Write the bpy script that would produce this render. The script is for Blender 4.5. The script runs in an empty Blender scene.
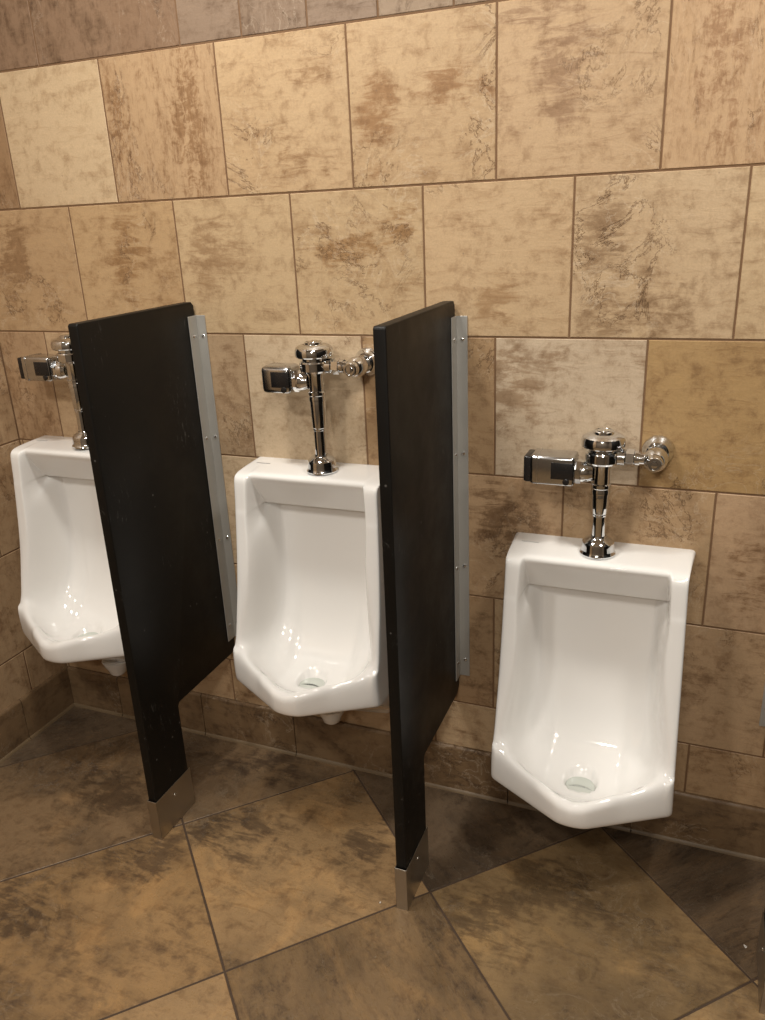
import bpy, bmesh, math, random
from mathutils import Vector, Matrix
random.seed(7)
C = bpy.context.scene.collection
SC = bpy.context.scene

# ---------------------------------------------------------------- camera
cam_data = bpy.data.cameras.new('camera')
cam = bpy.data.objects.new('camera', cam_data); C.objects.link(cam)
r_ = Vector((0.92817722, 0.36958169, -0.04354793)); u_ = Vector((-0.09033491, 0.33728344, 0.93705896)); f_ = Vector((-0.36100783, 0.86582288, -0.34644493))
M = Matrix((r_, u_, -f_)).transposed().to_4x4()
M.translation = Vector((0.41400561, -1.64582917, 1.42631908))
cam.matrix_world = M
cam_data.sensor_fit = 'HORIZONTAL'; cam_data.sensor_width = 36.0
cam_data.lens = 796.66 / 765 * 36.0
cam_data.clip_start = 0.02
SC.camera = cam

# ---------------------------------------------------------------- world, exposure, lamps
SC.view_settings.view_transform = 'Standard'; SC.view_settings.look = 'None'
SC.view_settings.gamma = 1.0; SC.view_settings.use_curve_mapping = False
SC.view_settings.exposure = 0.10
w = bpy.data.worlds.new('world'); SC.world = w; w.use_nodes = True
w.node_tree.nodes['Background'].inputs[0].default_value = (1.0, .97, .92, 1)
w.node_tree.nodes['Background'].inputs[1].default_value = 0.25

def lamp(name, loc, size, power, col=(1.0, .85, .66), size_y=None, aim=None, spread=180):
    l = bpy.data.lights.new(name, 'AREA'); l.energy = power; l.color = col
    l.shape = 'RECTANGLE' if size_y else 'DISK'; l.size = size
    if size_y: l.size_y = size_y
    l.spread = math.radians(spread)
    o = bpy.data.objects.new(name, l); C.objects.link(o); o.location = loc
    if aim: o.rotation_euler = (Vector(aim) - Vector(loc)).to_track_quat('-Z', 'Y').to_euler()
    return o
CEIL = 2.55
LC = (1.0, .955, .88)
lamp('ceiling_downlight', (-0.55, -0.60, CEIL-.03), .24, 17.5, LC)
lamp('ceiling_downlight', (0.85, -0.66, CEIL-.03), .24, 17.5, LC)
lamp('ceiling_downlight', (-0.9, -1.9, CEIL-.03), .24, 20, LC)
lamp('ceiling_downlight', (0.6, -2.2, CEIL-.03), .24, 20, LC)
for k in range(4):                                   # the row of lamps over the basins opposite
    lamp('vanity_lamp', (.05 + .15*k, -2.86, 2.2), .04, 3.6, LC, aim=(.05 + .15*k, 0, .6))

# ---------------------------------------------------------------- helpers
def tag(o, label=None, cat=None, group=None, kind=None):
    if label: o['label'] = label
    if cat: o['category'] = cat
    if group: o['group'] = group
    if kind: o['kind'] = kind
    return o

def link(name, me, parent=None):
    o = bpy.data.objects.new(name, me); C.objects.link(o)
    if parent: o.parent = parent
    return o

def finish(name, bm, mat, parent=None, smooth=35, mats=None):
    me = bpy.data.meshes.new(name)
    bmesh.ops.recalc_face_normals(bm, faces=bm.faces)
    bm.to_mesh(me); bm.free()
    for m in (mats or [mat]): me.materials.append(m)
    if smooth is not None:
        for p in me.polygons: p.use_smooth = True
        if smooth < 180: me.set_sharp_from_angle(angle=math.radians(smooth))
    return link(name, me, parent)

def add_box(bm, x0, x1, y0, y1, z0, z1, bev=0.0, seg=2, mi=0):
    t = bmesh.new()
    bmesh.ops.create_cube(t, size=1)
    for v in t.verts:
        v.co = Vector(((x0+x1)/2 + v.co.x*(x1-x0), (y0+y1)/2 + v.co.y*(y1-y0), (z0+z1)/2 + v.co.z*(z1-z0)))
    if bev: bmesh.ops.bevel(t, geom=t.edges[:], offset=bev, segments=seg, affect='EDGES', profile=.5)
    for f in t.faces: f.material_index = mi
    me = bpy.data.meshes.new('t'); t.to_mesh(me); t.free(); bm.from_mesh(me); bpy.data.meshes.remove(me)

def add_lathe(bm, prof, origin, axis=(0, 0, 1), seg=32, spin=0.0):
    """prof: (radius, height) along axis from origin"""
    o = Vector(origin); a = Vector(axis).normalized()
    q = a.to_track_quat('Z', 'Y')
    rings = []
    for r, h in prof:
        if r < 1e-6: rings.append([bm.verts.new(o + q @ Vector((0, 0, h)))])
        else: rings.append([bm.verts.new(o + q @ Vector((r*math.cos(spin+2*math.pi*k/seg), r*math.sin(spin+2*math.pi*k/seg), h))) for k in range(seg)])
    for A, B in zip(rings, rings[1:]):
        if len(A) == 1 and len(B) == 1: continue
        for k in range(seg):
            k2 = (k+1) % seg
            if len(A) == 1: bm.faces.new((A[0], B[k], B[k2]))
            elif len(B) == 1: bm.faces.new((A[k], B[0], A[k2]))
            else: bm.faces.new((A[k], B[k], B[k2], A[k2]))
    if len(rings[0]) > 1: bm.faces.new(rings[0])
    if len(rings[-1]) > 1: bm.faces.new(rings[-1][::-1])

def add_prism(bm, pts, x0, x1, bev=0.0):
    """pts: (y,z) outline extruded along x"""
    t = bmesh.new()
    A = [t.verts.new((x0, y, z)) for y, z in pts]; B = [t.verts.new((x1, y, z)) for y, z in pts]
    t.faces.new(A); t.faces.new(B[::-1])
    n = len(pts)
    for k in range(n): t.faces.new((A[k], B[k], B[(k+1) % n], A[(k+1) % n]))
    bmesh.ops.recalc_face_normals(t, faces=t.faces)
    if bev: bmesh.ops.bevel(t, geom=t.edges[:], offset=bev, segments=3, affect='EDGES', profile=.5)
    me = bpy.data.meshes.new('t'); t.to_mesh(me); t.free(); bm.from_mesh(me); bpy.data.meshes.remove(me)

def srgb(r, g, b):
    f = lambda c: (c/255/12.92) if c/255 <= .04045 else ((c/255+.055)/1.055)**2.4
    return (f(r), f(g), f(b), 1)

# ---------------------------------------------------------------- materials
class NT:
    def __init__(s, name):
        s.m = bpy.data.materials.new(name); s.m.use_nodes = True; s.t = s.m.node_tree
        s.b = s.t.nodes['Principled BSDF']
    def n(s, typ, **kw):
        nd = s.t.nodes.new(typ)
        for k, v in kw.items():
            if k.startswith('_'): setattr(nd, k[1:], v)
        return nd
    def l(s, a, b): s.t.links.new(a, b)
    def math(s, op, a, b=None, c=None, clamp=False):
        nd = s.t.nodes.new('ShaderNodeMath'); nd.operation = op; nd.use_clamp = clamp
        for i, v in enumerate((a, b, c)):
            if v is None: continue
            if isinstance(v, (int, float)): nd.inputs[i].default_value = v
            else: s.l(v, nd.inputs[i])
        return nd.outputs[0]
    def vm(s, op, a, b=None, scale=None):
        nd = s.t.nodes.new('ShaderNodeVectorMath'); nd.operation = op
        for i, v in enumerate((a, b)):
            if v is None: continue
            if isinstance(v, tuple): nd.inputs[i].default_value = v
            else: s.l(v, nd.inputs[i])
        if scale is not None:
            if isinstance(scale, (int, float)): nd.inputs['Scale'].default_value = scale
            else: s.l(scale, nd.inputs['Scale'])
        return nd.outputs[0]
    def noise(s, vec, scale, detail=6, rough=.6, dist=0.0):
        nd = s.t.nodes.new('ShaderNodeTexNoise')
        nd.inputs['Scale'].default_value = scale; nd.inputs['Detail'].default_value = detail
        nd.inputs['Roughness'].default_value = rough; nd.inputs['Distortion'].default_value = dist
        s.l(vec, nd.inputs['Vector']); return nd
    def ss(s, v, lo, hi, a=0.0, b=1.0):
        nd = s.t.nodes.new('ShaderNodeMapRange'); nd.interpolation_type = 'SMOOTHSTEP'
        s.l(v, nd.inputs[0])
        for i, x in enumerate((lo, hi, a, b)): nd.inputs[i+1].default_value = x
        return nd.outputs[0]
    def mix(s, f, a, b, mode='MIX'):
        nd = s.t.nodes.new('ShaderNodeMix'); nd.data_type = 'RGBA'; nd.blend_type = mode
        if isinstance(f, (int, float)): nd.inputs[0].default_value = f
        else: s.l(f, nd.inputs[0])
        for i, v in ((6, a), (7, b)):
            if isinstance(v, tuple): nd.inputs[i].default_value = v
            else: s.l(v, nd.inputs[i])
        return nd.outputs[2]
    def attr(s, name):
        nd = s.t.nodes.new('ShaderNodeAttribute'); nd.attribute_name = name; return nd

def simple(name, col, rough=.5, metal=0.0, bump=None, **kw):
    k = NT(name)
    k.b.inputs['Base Color'].default_value = col; k.b.inputs['Roughness'].default_value = rough
    k.b.inputs['Metallic'].default_value = metal
    for a, v in kw.items(): k.b.inputs[a.replace('_', ' ')].default_value = v
    tc = k.n('ShaderNodeTexCoord')
    nz = k.noise(tc.outputs['Object'], 14, 5, .6)
    k.l(k.ss(nz.outputs[0], .25, .75, rough*.85, min(1, rough*1.15)), k.b.inputs['Roughness'])
    if bump:
        bp = k.n('ShaderNodeBump'); bp.inputs['Strength'].default_value = bump[1]; bp.inputs['Distance'].default_value = .001
        n2 = k.noise(tc.outputs['Object'], bump[0], 4, .6); k.l(n2.outputs[0], bp.inputs['Height']); k.l(bp.outputs[0], k.b.inputs['Normal'])
    return k.m

def tile_material(name, normal_axis, rough, bumpd, veins=1.0, big=6.5, cloud=.35):
    """slate-look porcelain: every tile carries its own base tone, stain tone and patches as attributes"""
    k = NT(name)
    geo = k.n('ShaderNodeNewGeometry')
    P = geo.outputs['Position']
    base = k.attr('tbase').outputs['Color']; stain = k.attr('tstain').outputs['Color']
    prm = k.n('ShaderNodeSeparateXYZ'); k.l(k.attr('tprm').outputs['Vector'], prm.inputs[0])
    seed, amt, ang = prm.outputs
    p2 = k.n('ShaderNodeSeparateXYZ'); k.l(k.attr('tprb').outputs['Vector'], p2.inputs[0])
    stretch = p2.outputs[0]
    rot = k.n('ShaderNodeVectorRotate'); rot.rotation_type = 'AXIS_ANGLE'
    rot.inputs['Axis'].default_value = normal_axis
    k.l(P, rot.inputs['Vector']); k.l(ang, rot.inputs['Angle'])
    cmb = k.n('ShaderNodeCombineXYZ')
    k.l(stretch, cmb.inputs[0]); cmb.inputs[1].default_value = 1; cmb.inputs[2].default_value = 1
    st = k.vm('MULTIPLY', rot.outputs[0], cmb.outputs[0])
    off = k.vm('SCALE', (7.31, 3.17, 5.73), None, scale=seed)
    Q = k.vm('ADD', st, off)
    n1 = k.noise(Q, big, 10, .70, .6).outputs[0]
    n2 = k.noise(Q, 28, 9, .72, .2).outputs[0]
    n3 = k.noise(k.vm('ADD', Q, (11.3, 4.1, 2.7)), 11, 8, .62, 1.2).outputs[0]
    nlow = k.noise(k.vm('ADD', Q, (3.3, 14.1, 8.7)), 3.2, 4, .55, .3).outputs[0]
    lay = k.noise(k.vm('MULTIPLY', Q, (1, 1, 4.5) if normal_axis[1] or normal_axis[0] else (1, 3.5, 1)), 13, 9, .7, .8).outputs[0]
    ng = k.noise(Q, 260, 3, .6).outputs[0]
    # patches of the tile's own print
    tot = None
    for i in (1, 2):
        a = k.attr('tb%d' % i).outputs['Color']
        sp = k.n('ShaderNodeSeparateColor'); k.l(a, sp.inputs[0])
        al = k.attr('tb%d' % i).outputs['Alpha']
        sp2 = k.n('ShaderNodeSeparateXYZ'); k.l(P, sp2.inputs[0])
        U = sp2.outputs[0]; V = sp2.outputs[2] if normal_axis[1] else sp2.outputs[1]
        dx = k.math('DIVIDE', k.math('SUBTRACT', U, sp.outputs[0]), sp.outputs[2])
        dy = k.math('DIVIDE', k.math('SUBTRACT', V, sp.outputs[1]), al)
        d = k.math('SQRT', k.math('ADD', k.math('MULTIPLY', dx, dx), k.math('MULTIPLY', dy, dy)))
        d = k.math('ADD', d, k.math('MULTIPLY', k.math('SUBTRACT', n3, .5), 2.2))
        bl = k.ss(d, 1.25, .25)
        tot = bl if tot is None else k.math('MAXIMUM', tot, bl)
    m1 = k.ss(n1, .42, .66)
    rough_mask = k.math('ADD', k.math('MULTIPLY', m1, amt), k.math('MULTIPLY', tot, k.math('MULTIPLY', k.math('ADD', k.ss(n1, .36, .60), k.ss(lay, .40, .60)), p2.outputs[1])))
    sm = k.math('MULTIPLY', k.ss(k.math('ADD', k.math('MULTIPLY', rough_mask, 1.15), k.math('ADD', k.math('MULTIPLY', k.math('SUBTRACT', n2, .5), 1.5), k.math('MULTIPLY', k.math('SUBTRACT', lay, .5), 1.5))), .05, 1.15), .80, clamp=True)
    col = k.mix(sm, base, stain)
    col = k.mix(k.ss(n2, .46, .68, 0, .50), col, k.mix(1.0, col, (.52, .42, .32, 1), 'MULTIPLY'))
    col = k.mix(k.ss(nlow, .38, .66, 0, cloud), col, k.mix(1.0, col, (.80, .74, .66, 1) if cloud < .5 else (.50, .50, .52, 1), 'MULTIPLY'))
    if cloud > .5:
        ngold = k.noise(k.vm('ADD', Q, (21.3, 4.1, 3.7)), 5.0, 9, .66, .8).outputs[0]
        col = k.mix(k.ss(ngold, .50, .64, 0, .8), col, k.mix(1.0, col, (1.34, 1.28, 1.16, 1), 'MULTIPLY'))
    col = k.mix(k.ss(lay, .52, .66, 0, .28), col, k.mix(1.0, col, (.60, .50, .40, 1), 'MULTIPLY'))
    col = k.mix(k.ss(lay, .46, .34, 0, .30), col, k.mix(1.0, col, (1.16, 1.16, 1.12, 1), 'MULTIPLY'))
    # pale mineral lines and dark hairline cracks in the print
    ridge = k.math('ABSOLUTE', k.math('SUBTRACT', n3, .5))
    veil = k.ss(ridge, .016, .002)
    col = k.mix(k.math('MULTIPLY', veil, k.math('MULTIPLY', k.ss(nlow, .48, .62), .20*veins)), col, (.72, .62, .48, 1))
    r2 = k.math('ABSOLUTE', k.math('SUBTRACT', n1, .535))
    crack = k.math('MULTIPLY', k.ss(r2, .010, .002), k.ss(nlow, .50, .60))
    col = k.mix(k.math('MULTIPLY', crack, .80*veins), col, k.mix(1.0, col, (.38, .30, .22, 1), 'MULTIPLY'))
    # pits
    vo = k.n('ShaderNodeTexVoronoi'); vo.inputs['Scale'].default_value = 42; k.l(Q, vo.inputs['Vector'])
    pit = k.math('MULTIPLY', k.ss(vo.outputs['Distance'], .10, .04), k.ss(n1, .50, .56))
    col = k.mix(k.math('MULTIPLY', pit, .5), col, (.16, .11, .07, 1))
    col = k.mix(k.ss(ng, .3, .7, 0, .12), col, (.12, .085, .05, 1))
    k.l(col, k.b.inputs['Base Color'])
    k.l(k.ss(n2, .3, .7, rough[0], rough[1]), k.b.inputs['Roughness'])
    k.b.inputs['Specular IOR Level'].default_value = .4
    bp = k.n('ShaderNodeBump'); bp.inputs['Strength'].default_value = .55; bp.inputs['Distance'].default_value = bumpd
    h = k.math('SUBTRACT', k.math('ADD', k.math('ADD', k.math('MULTIPLY', n1, 1.4), k.math('MULTIPLY', n2, .55)), k.math('MULTIPLY', lay, .8)), k.math('MULTIPLY', crack, .35))
    k.l(h, bp.inputs['Height']); k.l(bp.outputs[0], k.b.inputs['Normal'])
    return k.m

m_wall = tile_material('wall_tile', (0, 1, 0), (.42, .62), .0016)
m_floor = tile_material('floor_tile', (0, 0, 1), (.24, .48), .0024, .35, 5.0, .85)
m_grout = simple('grout', srgb(112, 84, 58), .85, bump=(200, .6))
m_fgrout = simple('floor_grout', srgb(66, 50, 36), .8, bump=(200, .6))
m_china = simple('white_vitreous_china', (.80, .785, .76, 1), .06, Coat_Weight=.5, Coat_Roughness=.03)
m_chrome = simple('polished_chrome', (.74, .76, .78, 1), .06, 1.0)
m_chrome2 = simple('satin_chrome', (.58, .59, .60, 1), .16, 1.0)
m_blackpl = simple('black_plastic', (.012, .011, .011, 1), .25)
m_steel = simple('brushed_stainless', (.50, .46, .40, 1), .34, 1.0, bump=(90, .25))
m_alu = simple('anodised_aluminium', (.47, .46, .43, 1), .45, .55, bump=(60, .15))
m_dark = simple('drain_shadow_hole', (.02, .02, .02, 1), .5)
m_water = simple('drain_water', (.56, .59, .54, 1), .04, Coat_Weight=.6)
m_mark = simple('grey_glaze_print', (.42, .41, .40, 1), .3)
m_paper = simple('white_paper', (.82, .80, .76, 1), .8)
m_plaster = simple('painted_plaster', srgb(108, 96, 82), .8)
m_ceil = simple('ceiling_paint', srgb(205, 195, 180), .85)

m_toe_highlight = simple('toe_highlight_strip', srgb(104, 86, 62), .55, bump=(120, .5))  # highlight along the base tiles' toe, put into the colour
def panel_material():
    k = NT('black_solid_plastic')
    geo = k.n('ShaderNodeTexCoord'); P = geo.outputs['Object']
    nf = k.noise(P, 7, 6, .6).outputs[0]
    nfine = k.noise(P, 380, 3, .55).outputs[0]
    vo = k.n('ShaderNodeTexVoronoi'); vo.inputs['Scale'].default_value = 34; k.l(P, vo.inputs['Vector'])
    speck = k.math('MULTIPLY', k.ss(vo.outputs['Distance'], .11, .05), k.ss(nf, .52, .58))
    st = k.vm('MULTIPLY', P, (1, 5, 1))
    sc = k.noise(st, 26, 5, .7, .8).outputs[0]
    att = k.n('ShaderNodeObjectInfo')
    scuff = k.math('MULTIPLY', k.ss(sc, .585, .66), k.ss(k.noise(P, 5, 3, .5).outputs[0], .56, .64))
    m = k.math('ADD', k.math('MULTIPLY', speck, .30), k.math('MULTIPLY', scuff, .22), clamp=True)
    col = k.mix(m, (.0055, .0048, .0040, 1), (.32, .31, .29, 1))
    k.l(col, k.b.inputs['Base Color'])
    k.b.inputs['Specular IOR Level'].default_value = .2
    k.l(k.ss(nf, .3, .7, .38, .52), k.b.inputs['Roughness'])
    bp = k.n('ShaderNodeBump'); bp.inputs['Strength'].default_value = .25; bp.inputs['Distance'].default_value = .0006
    k.l(nfine, bp.inputs['Height']); k.l(bp.outputs[0], k.b.inputs['Normal'])
    return k.m
m_panel = panel_material()

# ---------------------------------------------------------------- tiled surfaces
def set_attrs(me, recs):
    """recs: one dict per polygon (None for grout)"""
    def mk(name, typ, key, comp, fill):
        a = me.attributes.new(name, typ, 'FACE'); buf = []
        for rc in recs: buf += list(rc[key] if rc else fill)
        a.data.foreach_set('color' if typ == 'FLOAT_COLOR' else 'vector', buf)
    mk('tbase', 'FLOAT_COLOR', 'base', 4, (.1, .1, .1, 1)); mk('tstain', 'FLOAT_COLOR', 'stain', 4, (.1, .1, .1, 1))
    mk('tprm', 'FLOAT_VECTOR', 'prm', 3, (0, 0, 0)); mk('tprb', 'FLOAT_VECTOR', 'prb', 3, (1, 0, 0))
    mk('tb1', 'FLOAT_COLOR', 'b1', 4, (99, 99, 1, 1)); mk('tb2', 'FLOAT_COLOR', 'b2', 4, (99, 99, 1, 1))

NOB = (99, 99, 1, 1)
MUL = [(.815, .82, .90), (.86, .93, 1.08)]
TINT = [0]
def tint(c):
    v = srgb(*c); m = MUL[TINT[0]]; return (v[0]*m[0], v[1]*m[1], v[2]*m[2], 1)
def spec(base, stain, amt=.35, ang=0.0, stretch=1.0, b1=NOB, b2=NOB, power=.46, seed=None):
    return dict(base=tint(base), stain=tint(stain), prm=(random.uniform(0, 9) if seed is None else seed, amt, ang), prb=(stretch, power, 0), b1=b1, b2=b2)

def slab(bm, poly, nrm, th, layer_ix, recs, rec, bev=.0012):
    """a tile: convex polygon (world points) raised by th along nrm with a chamfered rim"""
    n = Vector(nrm); cen = sum(poly, Vector())/len(poly)
    lo = [bm.verts.new(p) for p in poly]
    mid = [bm.verts.new(p + n*(th-bev)) for p in poly]
    hi = [bm.verts.new(p + (cen-p).normalized()*bev*1.3 + n*th) for p in poly]
    N = len(poly); fs = []
    for k in range(N):
        j = (k+1) % N
        fs.append(bm.faces.new((lo[k], lo[j], mid[j], mid[k]))); fs.append(bm.faces.new((mid[k], mid[j], hi[j], hi[k])))
    fs.append(bm.faces.new(hi))
    for f in fs: f.material_index = 0; recs.append(rec)

def clip_poly(poly, a, b, c):
    """keep a*x+b*y<=c, on (x,y) tuples"""
    out = []
    for k in range(len(poly)):
        p, q = poly[k], poly[(k+1) % len(poly)]
        dp = a*p[0]+b*p[1]-c; dq = a*q[0]+b*q[1]-c
        if dp <= 0: out.append(p)
        if dp*dq < 0:
            t = dp/(dp-dq); out.append((p[0]+t*(q[0]-p[0]), p[1]+t*(q[1]-p[1])))
    return out

W_, H_, ZA = 0.304, 0.302637, 1.783433
XL, XR, YF = -1.378, 2.1, -2.9      # room extents
CREAM = (205, 178, 138); TAN = (190, 158, 116); BRN = (142, 108, 72); DTAN = (166, 134, 96); GRY = (160, 136, 106)
TH = .004
def wp(col, row, du, dv):            # a point inside a wall tile -> world x,z
    return ((col+du)*W_, ZA-(row+dv)*H_)
def blob(col, row, du, dv, ru, rv):
    x, z = wp(col, row, du, dv); return (x, z, ru*W_, rv*H_)
V = .12
wall_specs = {
 (0, -5): spec(DTAN, BRN, .5, 0, 2.5),
 (0, -4): spec((214, 188, 146), (176, 142, 100), .12, seed=2.2),
 (0, -3): spec((196, 164, 122), (146, 108, 68), .45, 0, 3.2, b1=blob(-3, 0, .72, .5, .16, .7), b2=blob(-3, 0, .1, .45, .12, .35)),
 (0, -2): spec((206, 176, 132), (160, 124, 82), .25, b1=blob(-2, 0, .55, .78, .34, .26), b2=blob(-2, 0, .75, .3, .22, .12)),
 (0, -1): spec((204, 174, 130), (158, 116, 70), .30, b1=blob(-1, 0, .72, .42, .30, .16), b2=blob(-1, 0, .2, .55, .16, .3)),
 (0, 0): spec((204, 173, 130), (160, 126, 90), .28, b1=blob(0, 0, .42, .35, .22, .42), b2=blob(0, 0, .25, .1, .25, .14)),
 (0, 1): spec((202, 168, 124), (164, 124, 82), .40, 0, 3.5, b1=blob(1, 0, .3, .4, .16, .6)),
 (1, -4.5): spec((196, 164, 120), (150, 116, 78), .45, b1=blob(-4.5, 1, .35, .3, .2, .4)),
 (1, -3.5): spec((200, 168, 122), (158, 120, 76), .42, b1=blob(-3.5, 1, .55, .4, .2, .5)),
 (1, -2.5): spec((206, 178, 134), (166, 134, 94), .40, b1=blob(-2.5, 1, .3, .35, .3, .3)),
 (1, -1.5): spec((206, 178, 134), (164, 124, 74), .34, b1=blob(-1.5, 1, .4, .42, .35, .16), b2=blob(-1.5, 1, .85, .2, .2, .2)),
 (1, -.5): spec((208, 178, 134), (172, 136, 92), .30, b1=blob(-.5, 1, .5, .75, .2, .2)),
 (1, .5): spec((208, 180, 138), (158, 128, 90), .34, b1=blob(.5, 1, .45, .8, .42, .22), b2=blob(.5, 1, .18, .35, .2, .3)),
 (1, 1.5): spec((210, 182, 138), (172, 140, 98), .22),
 (2, -5): spec((188, 156, 116), (146, 112, 76), .5, 0, 2),
 (2, -4): spec((204, 174, 132), (160, 126, 86), .40),
 (2, -3): spec((186, 158, 120), (140, 108, 74), .6),
 (2, -2): spec((214, 190, 152), (172, 140, 100), .16, seed=4.4),
 (2, -1): spec((182, 150, 108), (136, 102, 66), .55),
 (2, 0): spec((212, 190, 156), (162, 132, 96), .34, b1=blob(0, 2, .12, .3, .22, .4), b2=blob(0, 2, .55, .15, .5, .14)),
 (2, 1): spec((186, 152, 100), (152, 118, 74), .55, seed=1.3),
 (3, -2.5): spec((220, 194, 154), (166, 136, 96), .3),
 (3, -.5): spec((199, 166, 124), (132, 100, 66), .6, b1=blob(-.5, 3, .5, .3, .35, .3)),
 (3, .5): spec((196, 164, 121), (138, 106, 70), .5),
 (3, 1.5): spec((199, 166, 126), (140, 104, 66), .42, b1=blob(1.5, 3, .3, .6, .3, .3)),
 (4, -1): spec((179, 147, 107), (112, 84, 54), .6),
 (4, 1): spec((194, 162, 121), (130, 98, 64), .45),
 (5, -.5): spec((201, 173, 132), (136, 106, 72), .4),
 (5, -2.5): spec((192, 162, 121), (124, 94, 62), .5),
}
palette = [(CREAM, DTAN), (TAN, BRN), ((200, 170, 128), (150, 118, 80)), ((188, 158, 118), (136, 104, 70))]
def tiled_wall(name, horiz, lo, hi, zlo, zhi, to_world, nrm, specs, phase=0.0):
    bm = bmesh.new(); recs = []; g = .0019
    # backing grout sheet
    q = [to_world(lo-.02, zlo-.02), to_world(hi+.02, zlo-.02), to_world(hi+.02, zhi+.02), to_world(lo-.02, zhi+.02)]
    back = [p - Vector(nrm)*.05 for p in q]
    vs = [bm.verts.new(p - Vector(nrm)*.0012) for p in q]; vb = [bm.verts.new(p) for p in back]
    f = bm.faces.new(vs); f.material_index = 1; recs.append(None)
    f = bm.faces.new(vb[::-1]); f.material_index = 1; recs.append(None)
    for k in range(4):
        f = bm.faces.new((vs[k], vb[k], vb[(k+1) % 4], vs[(k+1) % 4])); f.material_index = 1; recs.append(None)
    for row in range(-1, 7):
        zt = ZA-row*H_ if row >= 0 else zhi; zb = ZA-(row+1)*H_
        if row == -1: zt = ZA + .46; zb = ZA
        zt = min(zt, zhi); zb = max(zb, zlo)
        if zt-zb < .01: continue
        pitch = W_/2 if row == -1 else W_
        ph = (-.77*W_) if row == -1 else (0 if row % 2 == 0 else .5*W_)
        ph += phase
        k0 = math.floor((lo-ph)/pitch); k1 = math.ceil((hi-ph)/pitch)
        if row == -1:                    # border course: half tiles, one long tile at the left
            js = [-5.6, -3.55, -2.27] + [-2.27+.5*(q_+1) for q_ in range(24)]
            spans = [(js[q_]*W_+phase, js[q_+1]*W_+phase, q_) for q_ in range(len(js)-1)] if horiz == 'x' else [(lo+.3*q_, lo+.3*(q_+1), q_) for q_ in range(11)]
        else: spans = [(ph+kk*pitch, ph+(kk+1)*pitch, kk) for kk in range(k0, k1)]
        for a, b, kk in spans:
            a = max(lo, a); b = min(hi, b)
            if b-a < .006: continue
            key = (row, round((ph-phase+kk*pitch)/W_*2)/2 if row >= 0 else None)
            rc = specs.get(key)
            if rc is None:
                if row == -1:
                    rc = spec((146, 118, 90), (98, 74, 50), .6, 0, 2.2, power=.4) if kk < 2 else spec(random.choice(((150, 128, 104), (164, 142, 114))), (112, 90, 68), .55, 0, random.choice((1, 2)))
                else:
                    pb = random.choice(palette); rc = spec(pb[0], pb[1], random.uniform(.3, .6), 0, random.choice((1, 1, 2.4)))
            poly = [to_world(a+g, zb+g), to_world(b-g, zb+g), to_world(b-g, zt-g), to_world(a+g, zt-g)]
            poly = [p - Vector(nrm)*.004 for p in poly]
            slab(bm, poly, nrm, .004, 0, recs, rc)
    if zhi > ZA+.47:                     # painted strip above the tile border
        q = [to_world(lo, ZA+.46), to_world(hi, ZA+.46), to_world(hi, zhi), to_world(lo, zhi)]
        f = bm.faces.new([bm.verts.new(p) for p in q]); f.material_index = 2; recs.append(None)
    me = bpy.data.meshes.new(name); bm.to_mesh(me); bm.free()
    for m in (m_wall, m_grout, m_plaster): me.materials.append(m)
    set_attrs(me, recs)
    o = link(name, me); tag(o, kind='structure'); return o
tiled_wall('wall_back', 'x', XL, XR, 0, CEIL, lambda u, z: Vector((u, 0, z)), (0, -1, 0), wall_specs)
LW = {k: spec((176, 146, 108), (128, 98, 66), .5) for k in [(r, c/2) for r in range(0, 6) for c in range(-22, 4)]}
# left wall: u runs along y
def left_specs():
    d = {}
    for r in range(0, 6):
        for c in range(-22, 6): d[(r, c/2)] = spec((190, 160, 120), (136, 104, 70), .45, math.pi/2)
    return d
def tiled_left():
    global m_wall
    o = tiled_wall('wall_left', 'y', YF, 0.0, 0, CEIL, lambda u, z: Vector((XL, u, z)), (1, 0, 0), left_specs(), phase=-.145-.152)
    return o
m_wall_side = tile_material('wall_tile_side', (1, 0, 0), (.42, .62), .0016)
wl = tiled_left(); wl.data.materials[0] = m_wall_side

def plain(name, x0, x1, y0, y1, z0, z1, mat):
    bm = bmesh.new(); add_box(bm, x0, x1, y0, y1, z0, z1)
    o = finish(name, bm, mat, smooth=None); tag(o, kind='structure'); return o
plain('wall_right', XR, XR+.05, YF, 0, 0, CEIL, m_plaster)
plain('wall_front', XL, XR, YF-.05, YF, 0, CEIL, m_plaster)
plain('ceiling', XL-.05, XR+.05, YF-.05, .05, CEIL, CEIL+.05, m_ceil)

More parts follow.
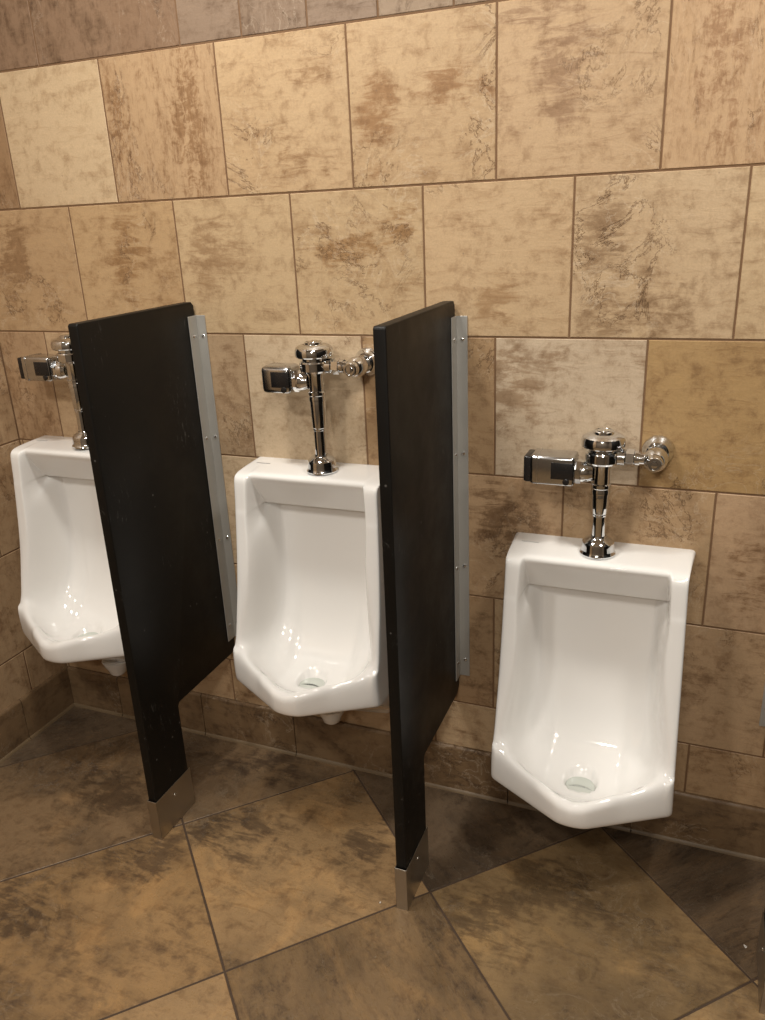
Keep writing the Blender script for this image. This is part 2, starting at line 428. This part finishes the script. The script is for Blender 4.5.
# floor: large tiles laid on the diagonal
FT, FX, FY, FA = 0.46642588, -0.71443076, -0.34947179, 0.78790405
E1 = Vector((math.cos(FA), math.sin(FA), 0)); E2 = Vector((math.sin(FA), -math.cos(FA), 0))
def fpt(i, j): return Vector((FX, FY, 0)) + FT*(i*E1 + j*E2)
def fb(i, j, ru, rv):
    p = fpt(i, j); return (p.x, p.y, ru*FT, rv*FT)
R45 = math.pi/4
TINT[0] = 1
GOLD = (164, 126, 80); FBR = (100, 76, 52); FGR = (112, 94, 72); FDK = (84, 64, 44)
floor_specs = {
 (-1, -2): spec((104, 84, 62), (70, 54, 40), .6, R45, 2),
 (-1, -1): spec((130, 102, 70), (82, 62, 42), .7, 0, 1.2, b1=fb(-.35, -.5, .28, .2)),
 (0, -1): spec((126, 100, 70), (76, 58, 42), .65, 0, 1, b1=fb(.5, -.3, .3, .16)),
 (-1, 0): spec((158, 122, 78), (92, 70, 48), .55, 0, 1, b1=fb(-.85, .2, .25, .25), b2=fb(-.2, .15, .22, .2)),
 (0, 0): spec((158, 124, 82), (88, 68, 48), .5, 0, 1, b1=fb(.2, .15, .3, .22), b2=fb(.85, .55, .2, .22)),
 (1, 0): spec((100, 80, 58), (62, 48, 34), .6, -R45, 1.6),  # dark tone includes the shadow lying here, put into the colour
 (1, 1): spec((144, 114, 74), (96, 74, 48), .55, 0, 1, b1=fb(1.15, 1.3, .22, .3), b2=fb(1.6, 1.25, .25, .2)),
 (0, 1): spec((128, 100, 66), (78, 60, 42), .6, -R45, 2.6),
 (-1, 1): spec((160, 126, 84), (104, 80, 54), .5),
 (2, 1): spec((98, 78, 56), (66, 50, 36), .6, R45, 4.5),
 (2, 2): spec((160, 128, 86), (110, 84, 56), .45),
 (1, 2): spec((150, 120, 80), (98, 74, 50), .5),
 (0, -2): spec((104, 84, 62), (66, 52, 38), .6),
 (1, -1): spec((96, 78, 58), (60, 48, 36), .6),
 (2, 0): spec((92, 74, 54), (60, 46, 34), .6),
}
def build_floor():
    bm = bmesh.new(); recs = []; g = .0024
    z0 = -.0015
    q = [Vector((XL-.05, YF-.05, z0)), Vector((XR+.05, YF-.05, z0)), Vector((XR+.05, .05, z0)), Vector((XL-.05, .05, z0))]
    vs = [bm.verts.new(p) for p in q]; vb = [bm.verts.new(p-Vector((0, 0, .05))) for p in q]
    for fv in (vs, vb[::-1]): f = bm.faces.new(fv); f.material_index = 1; recs.append(None)
    for k in range(4):
        f = bm.faces.new((vs[k], vb[k], vb[(k+1) % 4], vs[(k+1) % 4])); f.material_index = 1; recs.append(None)
    for i in range(-9, 9):
        for j in range(-8, 10):
            e = g/FT
            poly = [fpt(i+e, j+e), fpt(i+1-e, j+e), fpt(i+1-e, j+1-e), fpt(i+e, j+1-e)]
            pl = [(p.x, p.y) for p in poly]
            for c in ((-1, 0, -XL+.0), (1, 0, XR), (0, -1, -YF), (0, 1, 0.0)):
                pl = clip_poly(pl, *c)
                if len(pl) < 3: break
            if len(pl) < 3: continue
            rc = floor_specs.get((i, j)) or spec((140, 112, 76), (88, 66, 46), random.uniform(.4, .65), random.choice((0, R45)), random.choice((1, 2)))
            slab(bm, [Vector((x, y, -.004)) for x, y in pl], (0, 0, 1), .004, 0, recs, rc, .001)
    me = bpy.data.meshes.new('floor'); bm.to_mesh(me); bm.free()
    me.materials.append(m_floor); me.materials.append(m_fgrout)
    set_attrs(me, recs)
    tag(link('floor', me), kind='structure')
build_floor()

# baseboards: cove-base tiles with a rounded top and a swept toe
def baseboard(name, to_world, lo, hi, phase, h=.138, mat=None):
    bm = bmesh.new(); recs = []
    prof = [(.0, h), (.006, h), (.0095, h-.003), (.011, h-.008), (.011, .0085), (.012, .0082), (.0145, .005), (.0165, .0015), (.017, .0), (.0, .0)]
    k0 = math.floor((lo-phase)/W_); k1 = math.ceil((hi-phase)/W_)
    for kk in range(k0, k1):
        a = max(lo, phase+kk*W_)+.0012; b = min(hi, phase+(kk+1)*W_)-.0012
        if b-a < .01: continue
        rc = spec((126, 98, 66), (80, 59, 38), .6, 0, 1)
        A = [bm.verts.new(to_world(a, d, z)) for d, z in prof]; B = [bm.verts.new(to_world(b, d, z)) for d, z in prof]
        n = len(prof)
        for k in range(n):
            f = bm.faces.new((A[k], A[(k+1) % n], B[(k+1) % n], B[k])); recs.append(rc)
            if k in (4, 5, 6, 7): f.material_index = 1  # toe faces take the painted highlight tone
        bm.faces.new(A); recs.append(rc); bm.faces.new(B[::-1]); recs.append(rc)
    me = bpy.data.meshes.new(name); bm.to_mesh(me); bm.free()
    for p in me.polygons: p.use_smooth = True
    me.set_sharp_from_angle(angle=math.radians(40))
    me.materials.append(mat); me.materials.append(m_toe_highlight); set_attrs(me, recs)
    tag(link(name, me), kind='structure')
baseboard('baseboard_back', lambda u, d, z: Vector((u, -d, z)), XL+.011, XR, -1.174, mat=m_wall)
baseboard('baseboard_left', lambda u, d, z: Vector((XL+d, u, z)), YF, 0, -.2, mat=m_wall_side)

# ---------------------------------------------------------------- urinal
def lerp(a, b, t): return a+(b-a)*t
def sstep(t): t = max(0, min(1, t)); return t*t*(3-2*t)
UT = .66                                             # height of the body
def urinal_mesh():
    # rows: (kind, recess (y,z), arm (y,z), k-window)   y negative = into the room
    def rows(s):
        yl = (-.3045 + .004*(s/.16)**2) if s < .16 else lerp(-.3005, -.207, (s-.16)/.84)
        zr = lerp(.192, .226, min(1, s*1.0))          # rim height, lower at the nose
        zb = lerp(.134, .136, s)
        kt = 1 - sstep((s-.775)/.055)                 # sharp sides at the top of the recess
        km = 1 - sstep((s-.64)/.19)                   # softer further down
        kb = 1 - sstep((s-.70)/.20)
        bot = 1 - sstep((s-.45)/.40)                  # bowl depth across
        R = []
        def add(rec, arm, k): R.append((lerp(arm[0], rec[0], k), lerp(arm[1], rec[1], k)))
        for y, z in ((0, UT), (-.050, UT-.001)): R.append((y, z))
        add((-.092, UT-.003), (-.096, UT-.004), kt); add((-.108, UT-.0045), (-.118, UT-.007), kt); add((-.1145, UT-.008), (-.128, UT-.012), kt)
        add((-.1165, UT-.013), (-.1320, UT-.020), kt)
        add((-.1155, UT-.020), (-.1335, UT-.030), kt)
        add((-.099, UT-.045), (-.135, UT-.050), kt)
        add((-.0665, UT-.089), (-.137, UT-.082), kt)
        add((-.062, UT-.0955), (-.138, UT-.092), kt)
        add((-.057, UT-.0965), (-.139, UT-.097), kt)
        add((-.038, UT-.0955), (-.140, UT-.104), kt)
        add((-.027, UT-.102), (-.141, UT-.118), lerp(kt, km, .35))
        add((-.025, UT-.145), (-.144, UT-.150), km)
        add((-.025, UT-.220), (-.152, UT-.220), km)
        add((-.027, UT-.290), (-.162, UT-.290), km)
        fl = lerp(.205, .150, bot)                     # bowl floor
        add((-.034, .325), (-.174, .318), km)
        add((-.042, .275), (-.181, .285), lerp(km, kb, .5))
        add((-.058, lerp(.245, .225, bot)), (-.186, .262), kb)
        add((-.085, lerp(.225, .180, bot)), (-.189, .252), kb)
        add((-.118, lerp(.212, .158, bot)), (-.191, .246), kb)
        a1 = lerp(-.118, yl, .22); a2 = lerp(-.118, yl, .45); a3 = lerp(-.118, yl, .62); a4 = lerp(-.118, yl, .75)
        add((a1, fl), (-.193, .242), kb)
        add((a2, fl+.001), (-.194, .239), kb)
        add((a3, fl+.008), (-.195, .237), kb)
        add((a4, lerp(fl+.022, zr-.006, .25)), (-.196, .235), kb)
        add((yl+.032, zr-.010), (-.197, .233), kb)
        add((yl+.022, zr-.001), (-.199, .231), kb)
        add((yl+.014, zr+.002), (-.203, .2285), kb)
        add((yl+.006, zr-.001), (yl+.0015, .2255), kb)
        R.append((yl, zr-.009)); R.append((yl-.001, zr-.020))
        R.append((yl+.001, zb+.012)); R.append((yl+.006, zb+.003)); R.append((yl+.016, zb-.002))
        yk = lerp(yl, -.05, .35)
        R.append((lerp(yl, 0, .22), zb-.022)); R.append((lerp(yl, 0, .45), zb-.062))
        R.append((lerp(yl, 0, .62), .048)); R.append((lerp(yl, 0, .74), .012)); R.append((lerp(yl, 0, .84), .001)); R.append((0, 0))
        return R
    scol = [0, .05, .10, .16, .24, .32, .40, .48, .55, .60, .645, .69, .725, .755, .775, .79, .805, .825, .85, .88, .92, .955]
    cols = [(s, 1.0, 0.0) for s in scol]
    cols += [(.982, .994, .0015), (.995, .980, .004), (1.0, .955, .008), (1.0, .80, .009), (1.0, .45, .009), (1.0, 0.0, .009)]
    bm = bmesh.new()
    NR = len(rows(0)); UND = NR-6                     # underside rows narrow towards the wall
    grid = {}
    for ci, (s, g, dz) in enumerate(cols):
        rr = rows(s)
        for sg in ((1,) if s == 0 else (1, -1)):
            col = []
            for ri, (y, z) in enumerate(rr):
                hw = .1825 + max(0, .63-z)*.023 + .0075*max(0, 1+y/.13)
                z2 = min(z, UT-dz)
                if ri >= UND:
                    hw *= [.985, .93, .84, .77, .72, .70][ri-UND]
                if ri >= NR-9: z2 = z + dz*.5
                col.append(bm.verts.new((sg*s*hw, y*g, z2)))
            grid[(ci*sg if ci else 0)] = col
    ks = sorted(grid)
    for a, b in zip(ks, ks[1:]):
        for ri in range(NR-1):
            bm.faces.new((grid[a][ri], grid[b][ri], grid[b][ri+1], grid[a][ri+1]))
    soft = []
    for ci, (s, g, dz) in enumerate(cols):
        if .42 < s < .94:
            for sg in (1, -1):
                soft += [v for v in grid[ci*sg][15:31]]
    for _ in range(7): bmesh.ops.smooth_vert(bm, verts=soft, factor=.5, use_axis_x=True, use_axis_y=True, use_axis_z=True)
    bmesh.ops.recalc_face_normals(bm, faces=bm.faces)
    me = bpy.data.meshes.new('u0'); bm.to_mesh(me); bm.free()
    o = bpy.data.objects.new('u0', me); C.objects.link(o)
    m = o.modifiers.new('s', 'SUBSURF'); m.levels = 2; m.render_levels = 2
    dg = bpy.context.evaluated_depsgraph_get()
    me2 = bpy.data.meshes.new_from_object(o.evaluated_get(dg))
    bpy.data.objects.remove(o)
    # drain well pressed into the bowl floor
    cx, cy, rr_ = 0.0, -.163, .034
    for v in me2.vertices:
        if v.co.z < .24 and v.co.z > .12 and -.26 < v.co.y < -.08 and v.normal.z > .3:
            d = math.hypot(v.co.x-cx, (v.co.y-cy)*1.0)
            v.co.z -= .018*(1-sstep((d-.030)/.008))
    me2.name = 'bowl_body'; me2.materials.clear(); me2.materials.append(m_china)
    for p in me2.polygons: p.use_smooth = True
    return me2
U_ME = urinal_mesh()

def make_urinal():
    t = bpy.data.objects.new('urinal', None); C.objects.link(t)
    link('urinal_body', U_ME, t)
    bm = bmesh.new()
    add_lathe(bm, [(.040, .0), (.036, -.012), (.028, -.026), (.024, -.040), (.014, -.050), (0, -.053)], (0, -.075, .02), (0, 0, 1), 32)
    finish('trap_outlet', bm, m_china, t, 60)
    bm = bmesh.new()                                   # ring and slot of the drain
    add_lathe(bm, [(.0285, .002), (.0295, .0028), (.0315, .0015), (.031, -.0005), (.0285, 0)], (0, -.165, .1375), (0, 0, 1), 40)
    d = finish('drain', bm, m_water, t, 60)
    bm = bmesh.new()
    add_lathe(bm, [(0, .0), (.0290, .0), (.0290, .0012), (0, .0012)], (0, -.165, .1365), (0, 0, 1), 40)
    finish('drain_water', bm, m_water, d, 60)
    bm = bmesh.new()                                   # thin dark crescent: the weir of the trap
    n = 16; vt = []
    for k in range(n+1):
        a = k/n; x = lerp(-.026, .026, a); y0 = -.172 + .006*math.sin(math.pi*a); wd = .0032*math.sin(math.pi*a)+.0004
        vt.append((bm.verts.new((x, y0-wd, .1395)), bm.verts.new((x, y0+wd, .1395))))
    for a, b in zip(vt, vt[1:]): bm.faces.new((a[0], b[0], b[1], a[1]))
    bmesh.ops.solidify(bm, geom=bm.faces[:], thickness=.0005)
    tag(finish('drain_slot', bm, m_dark, d, 60), 'thin dark curved drain slot')
    bm = bmesh.new()                                   # faint maker's mark on the top: unreadable strokes
    rnd = random.Random(3)
    for k in range(9):
        x = -.165 + k*.0042
        add_box(bm, x, x+.0026, -.0475-rnd.uniform(0, .0012), -.0445, UT-.0005, UT+.0002)
    tag(finish('maker_mark', bm, m_mark, t, None), 'small grey printed mark on the top left')
    return t

def copy_tree(o, parent=None):
    c = o.copy(); C.objects.link(c)
    if parent: c.parent = parent
    for ch in list(o.children): copy_tree(ch, c)
    return c

# ---------------------------------------------------------------- flush valve
def make_valve(style, ext=0.0):
    """origin: on the urinal top, under the tailpiece; y=-.065 line; wall plane at local y=+.065"""
    t = bpy.data.objects.new('flush_valve', None); C.objects.link(t)
    bm = bmesh.new()
    add_lathe(bm, [(.0365, 0), (.0368, .003), (.0345, .007), (.0335, .010), (.0335, .019), (.0320, .026), (.027, .032), (.0205, .0355), (.019, .037), (.0165, .0375), (.0155, .040), (.0145, .040), (.0145, .0)], (0, 0, .0006), seg=48)
    finish('spud_flange', bm, m_chrome, t, 25)
    bm = bmesh.new()
    add_lathe(bm, [(.0140, .035), (.0140, .084+ext*.4), (.0152, .085+ext*.4), (.0158, .088+ext*.4), (.0152, .0895+ext*.4), (.0160, .091+ext*.4), (.0172, .108+ext*.6), (.0180, .122+ext), (.0180, .133+ext), (.0172, .136+ext)], (0, 0, 0), seg=40)
    finish('flush_tube', bm, m_chrome, t, 25)
    bm = bmesh.new()
    add_lathe(bm, [(.0165, .132), (.0192, .133), (.0195, .140), (.0188, .142), (.0188, .1445), (.0197, .146), (.0197, .153), (.017, .155)], (0, 0, ext), seg=40)
    finish('coupling_ring', bm, m_chrome, t, 25)
    bm = bmesh.new()
    add_lathe(bm, [(.0170, .153), (.0172, .186), (.0205, .195), (.0315, .198), (.0340, .202), (.0340, .219), (.0325, .222), (.0290, .224), (.0290, .232), (.033, .236)], (0, 0, ext), seg=48)
    body = finish('valve_body', bm, m_chrome, t, 25)
    bm = bmesh.new()
    add_lathe(bm, [(.0335, .2305), (.0405, .2315), (.0428, .234), (.0434, .239), (.0430, .246), (.0405, .252), (.0340, .2565), (.0260, .2590), (.0205, .2595), (.0200, .2630), (.0180, .2645), (.0175, .2635), (.014, .2635), (.0135, .2650), (0, .2655)], (0, 0, ext), seg=48)
    finish('cap', bm, m_chrome, t, 25)
    ZO = .211+ext
    # supply side, to the right
    bm = bmesh.new()
    add_lathe(bm, [(.0175, .024), (.0175, .043), (.0120, .044), (.0120, .09)], (0, 0, ZO), (1, 0, 0), 32)
    sup = finish('supply_tube', bm, m_chrome, t, 25)
    bm = bmesh.new()
    add_lathe(bm, [(.0150, .044), (.0178, .0455), (.0178, .0605), (.0150, .062)], (0, 0, ZO), (1, 0, 0), 6, .3)
    add_lathe(bm, [(.0148, .062), (.0152, .064), (.0148, .0715)], (0, 0, ZO), (1, 0, 0), 32)
    finish('hex_nut', bm, m_chrome, sup, 25)
    bm = bmesh.new()                                    # stop valve: round body running back to the wall, screw cap at the front
    xs = .101
    prof = [(.012, -.034), (.0150, -.032), (.0160, -.028), (.0162, -.024), (.0200, -.019), (.0225, -.010), (.0230, 0), (.0225, .010), (.020, .018), (.0165, .024), (.0150, .030), (.0150, .062)]
    add_lathe(bm, prof, (xs, 0, ZO), (0, 1, 0), 40)
    sv = finish('stop_valve', bm, m_chrome, t, 25)
    bm = bmesh.new()
    add_lathe(bm, [(.0150, 0), (.0150, .004), (.0135, .0065), (.0110, .0068), (.0105, .0035), (.0065, .0035), (.006, .0075), (.0, .008)], (xs, -.033, ZO), (0, -1, 0), 36)
    finish('screw_cap', bm, m_chrome, sv, 25)
    bm = bmesh.new()                                    # wall flange
    add_lathe(bm, [(.016, -.024), (.0195, -.0235), (.022, -.021), (.0235, -.016), (.0285, -.010), (.0310, -.006), (.0320, -.0005), (.0320, .0)], (xs, .065-.0006, ZO), (0, 1, 0), 48)
    fl = finish('wall_flange', bm, m_chrome, t, 25)
    # sensor side, to the left
    bm = bmesh.new()
    add_lathe(bm, [(.0175, .016), (.0190, .020), (.0215, .026), (.0235, .034), (.0235, .040)], (0, 0, .176+ext), (-1, 0, 0), 32)
    add_lathe(bm, [(.0235, .038), (.0255, .040), (.0255, .050), (.0235, .052)], (0, 0, .176+ext), (-1, 0, 0), 8, .39)
    finish('sensor_collar', bm, m_chrome, t, 25)
    x1 = -.050
    L = {'long': .091, 'short': .074}[style]
    z0, z1 = .150+ext, .212+ext
    bm = bmesh.new()
    add_box(bm, x1-L, x1, -.031, .029, z0, z1, .0075 if style == 'long' else .011, 4)
    hs = finish('sensor_housing', bm, m_chrome2, t, 30)
    bm = bmesh.new()                                    # oval dark window with the sensor eye below it
    add_box(bm, x1-.047, x1-.003, -.0322, -.029, z0+.015, z1-.012, .0012, 2)
    ln = finish('sensor_window', bm, m_blackpl, hs, 30)
    bm = bmesh.new()
    add_lathe(bm, [(.0065, 0), (.0065, .0015), (.005, .0022), (0, .0024)], (x1-.016, -.0318, z0+.0105), (0, -1, 0), 24)
    finish('sensor_eye', bm, m_blackpl, hs, 30)
    if style == 'long':
        bm = bmesh.new()
        add_box(bm, x1-L+.0152, x1-L+.0164, -.0316, .0296, z0-.0005, z1+.0005, .0)
        finish('seam_band', bm, m_chrome, hs, None)
        bm = bmesh.new()
        add_box(bm, x1-L-.0125, x1-L+.004, -.0285, .0265, z0+.004, z1-.003, .004, 3)
        tag(finish('battery_cap', bm, m_blackpl, hs, 30), 'black plastic end cap')
    return t

# ---------------------------------------------------------------- urinal screens
SCREWS = (1.174, .923, .649, .397)
def make_screen():
    """local x=0 is the right face, thickness to -x, wall at y=0"""
    t = bpy.data.objects.new('urinal_screen', None); C.objects.link(t)
    th = .0235
    pts = [(-.005, 1.246), (-.013, 1.254), (-.396, 1.254), (-.400, 1.250), (-.4105, .010), (-.278, .010), (-.276, .300), (-.270, .308), (-.022, .308), (-.005, .324)]
    bm = bmesh.new(); add_prism(bm, pts, -th, 0, .0022)
    pn = finish('panel', bm, m_panel, t, 30)
    for sx in (0, 1):
        def fx(x): return x if sx == 0 else -th-x
        bm = bmesh.new()
        a = .0025
        for (xa, xb, ya, yb) in ((.0003, .0003+a, -.036, -.0008), (.0003, .026, -.0008-a, -.0008)):
            xs_ = sorted((fx(xa), fx(xb)))
            add_box(bm, xs_[0], xs_[1], ya, yb, .352, 1.222, .0006, 1)
        br = finish('wall_bracket', bm, m_alu, t, 30)
        for z in SCREWS:
            for kind in ('face', 'wall'):
                bm = bmesh.new()
                prof = [(.0046, 0), (.0046, .0008), (.0036, .0022), (.0015, .0031), (0, .0033)]
                if kind == 'face': add_lathe(bm, prof, (fx(.0003+a), -.022, z), (1 if sx == 0 else -1, 0, 0), 14)
                else: add_lathe(bm, prof, (fx(.0155), -.0008-a, z), (0, -1, 0), 14)
                finish('screw', bm, m_chrome, br, 30)
    # stainless shoe: folded sleeve around the foot
    bm = bmesh.new()
    add_box(bm, .0004, .0019, -.4140, -.272, .0, .112, .0004, 1)
    add_box(bm, -th-.0019, -th-.0004, -.4140, -.272, .0, .112, .0004, 1)
    add_box(bm, -th-.0019, .0019, -.4140, -.4123, .0, .112, .0004, 1)
    add_box(bm, -th-.0004, .0004, -.4085, -.272, .0, .0015)
    sh = finish('floor_shoe', bm, m_steel, t, 30)
    for xx, ax in ((.0019, 1), (-th-.0019, -1)):
        bm = bmesh.new()
        add_lathe(bm, [(.0042, 0), (.0042, .0007), (.0032, .002), (0, .0028)], (xx, -.342, .082), (ax, 0, 0), 14)
        finish('screw', bm, m_chrome, sh, 30)
    return t

# ---------------------------------------------------------------- placing
ur = make_urinal()
sp_u = [(-1.100, .893-UT), (-.4115, .8785-UT), (.239, .7465-UT)]
lab_u = ['white ceramic wall-hung urinal by the left corner, half hidden behind the first black screen',
         'white ceramic wall-hung urinal between the two black screens, mounted high',
         'white ceramic wall-hung urinal mounted lowest, right of both black screens']
for i, (x, z) in enumerate(sp_u):
    o = ur if i == 0 else copy_tree(ur)
    o.location = (x, 0, z)
    tag(o, lab_u[i], 'urinal', 'wall-hung urinals on the tiled wall')
va = make_valve('long', .022)
vb = make_valve('short', .033)
vc = make_valve('long')
for o, (x, z), lb in ((va, (-1.076, .8945), 'chrome sensor flush valve above the urinal by the left corner, partly behind the screen'),
                      (vb, (-.391, .877), 'chrome sensor flush valve above the urinal between the screens, short box without black end'),
                      (vc, (.2375, .7445), 'chrome sensor flush valve above the lowest urinal, its box ending in a black cap')):
    o.location = (x, -.065, z)
    tag(o, lb, 'flush valve', 'chrome flush valves above the urinals')
sc = make_screen()
for i, (x, lb) in enumerate(((-.733, 'black urinal screen standing between the left and the middle urinal'),
                             (-.085, 'black scuffed urinal screen left of the lowest urinal'),
                             (.640, 'black urinal screen at the right edge of the photo, only its bracket and foot showing'))):
    o = sc if i == 0 else copy_tree(sc)
    o.location = (x, 0, 0)
    tag(o, lb, 'screen', 'black urinal screens')

def scrap(loc, s, label, seed):
    rnd = random.Random(seed); bm = bmesh.new()
    n = 7; ring = [bm.verts.new((s*math.cos(2*math.pi*k/n)*rnd.uniform(.5, 1), s*.6*math.sin(2*math.pi*k/n)*rnd.uniform(.5, 1), .0008+rnd.uniform(0, .0015))) for k in range(n)]
    c = bm.verts.new((0, 0, .0022))
    for k in range(n): bm.faces.new((ring[k], ring[(k+1) % n], c))
    bmesh.ops.solidify(bm, geom=bm.faces[:], thickness=.0006)
    o = finish('paper_scrap', bm, m_paper, None, 60); o.location = loc; o.rotation_euler.z = seed
    tag(o, label, 'paper scrap', 'white paper scraps on the floor')
scrap((.594, -.270, .0003), .006, 'tiny white paper scrap on the dark floor tile near the right edge', 2)
scrap((-.149, -.414, .0003), .004, 'tiny white paper scrap on the floor left of the scuffed screen foot', 5)
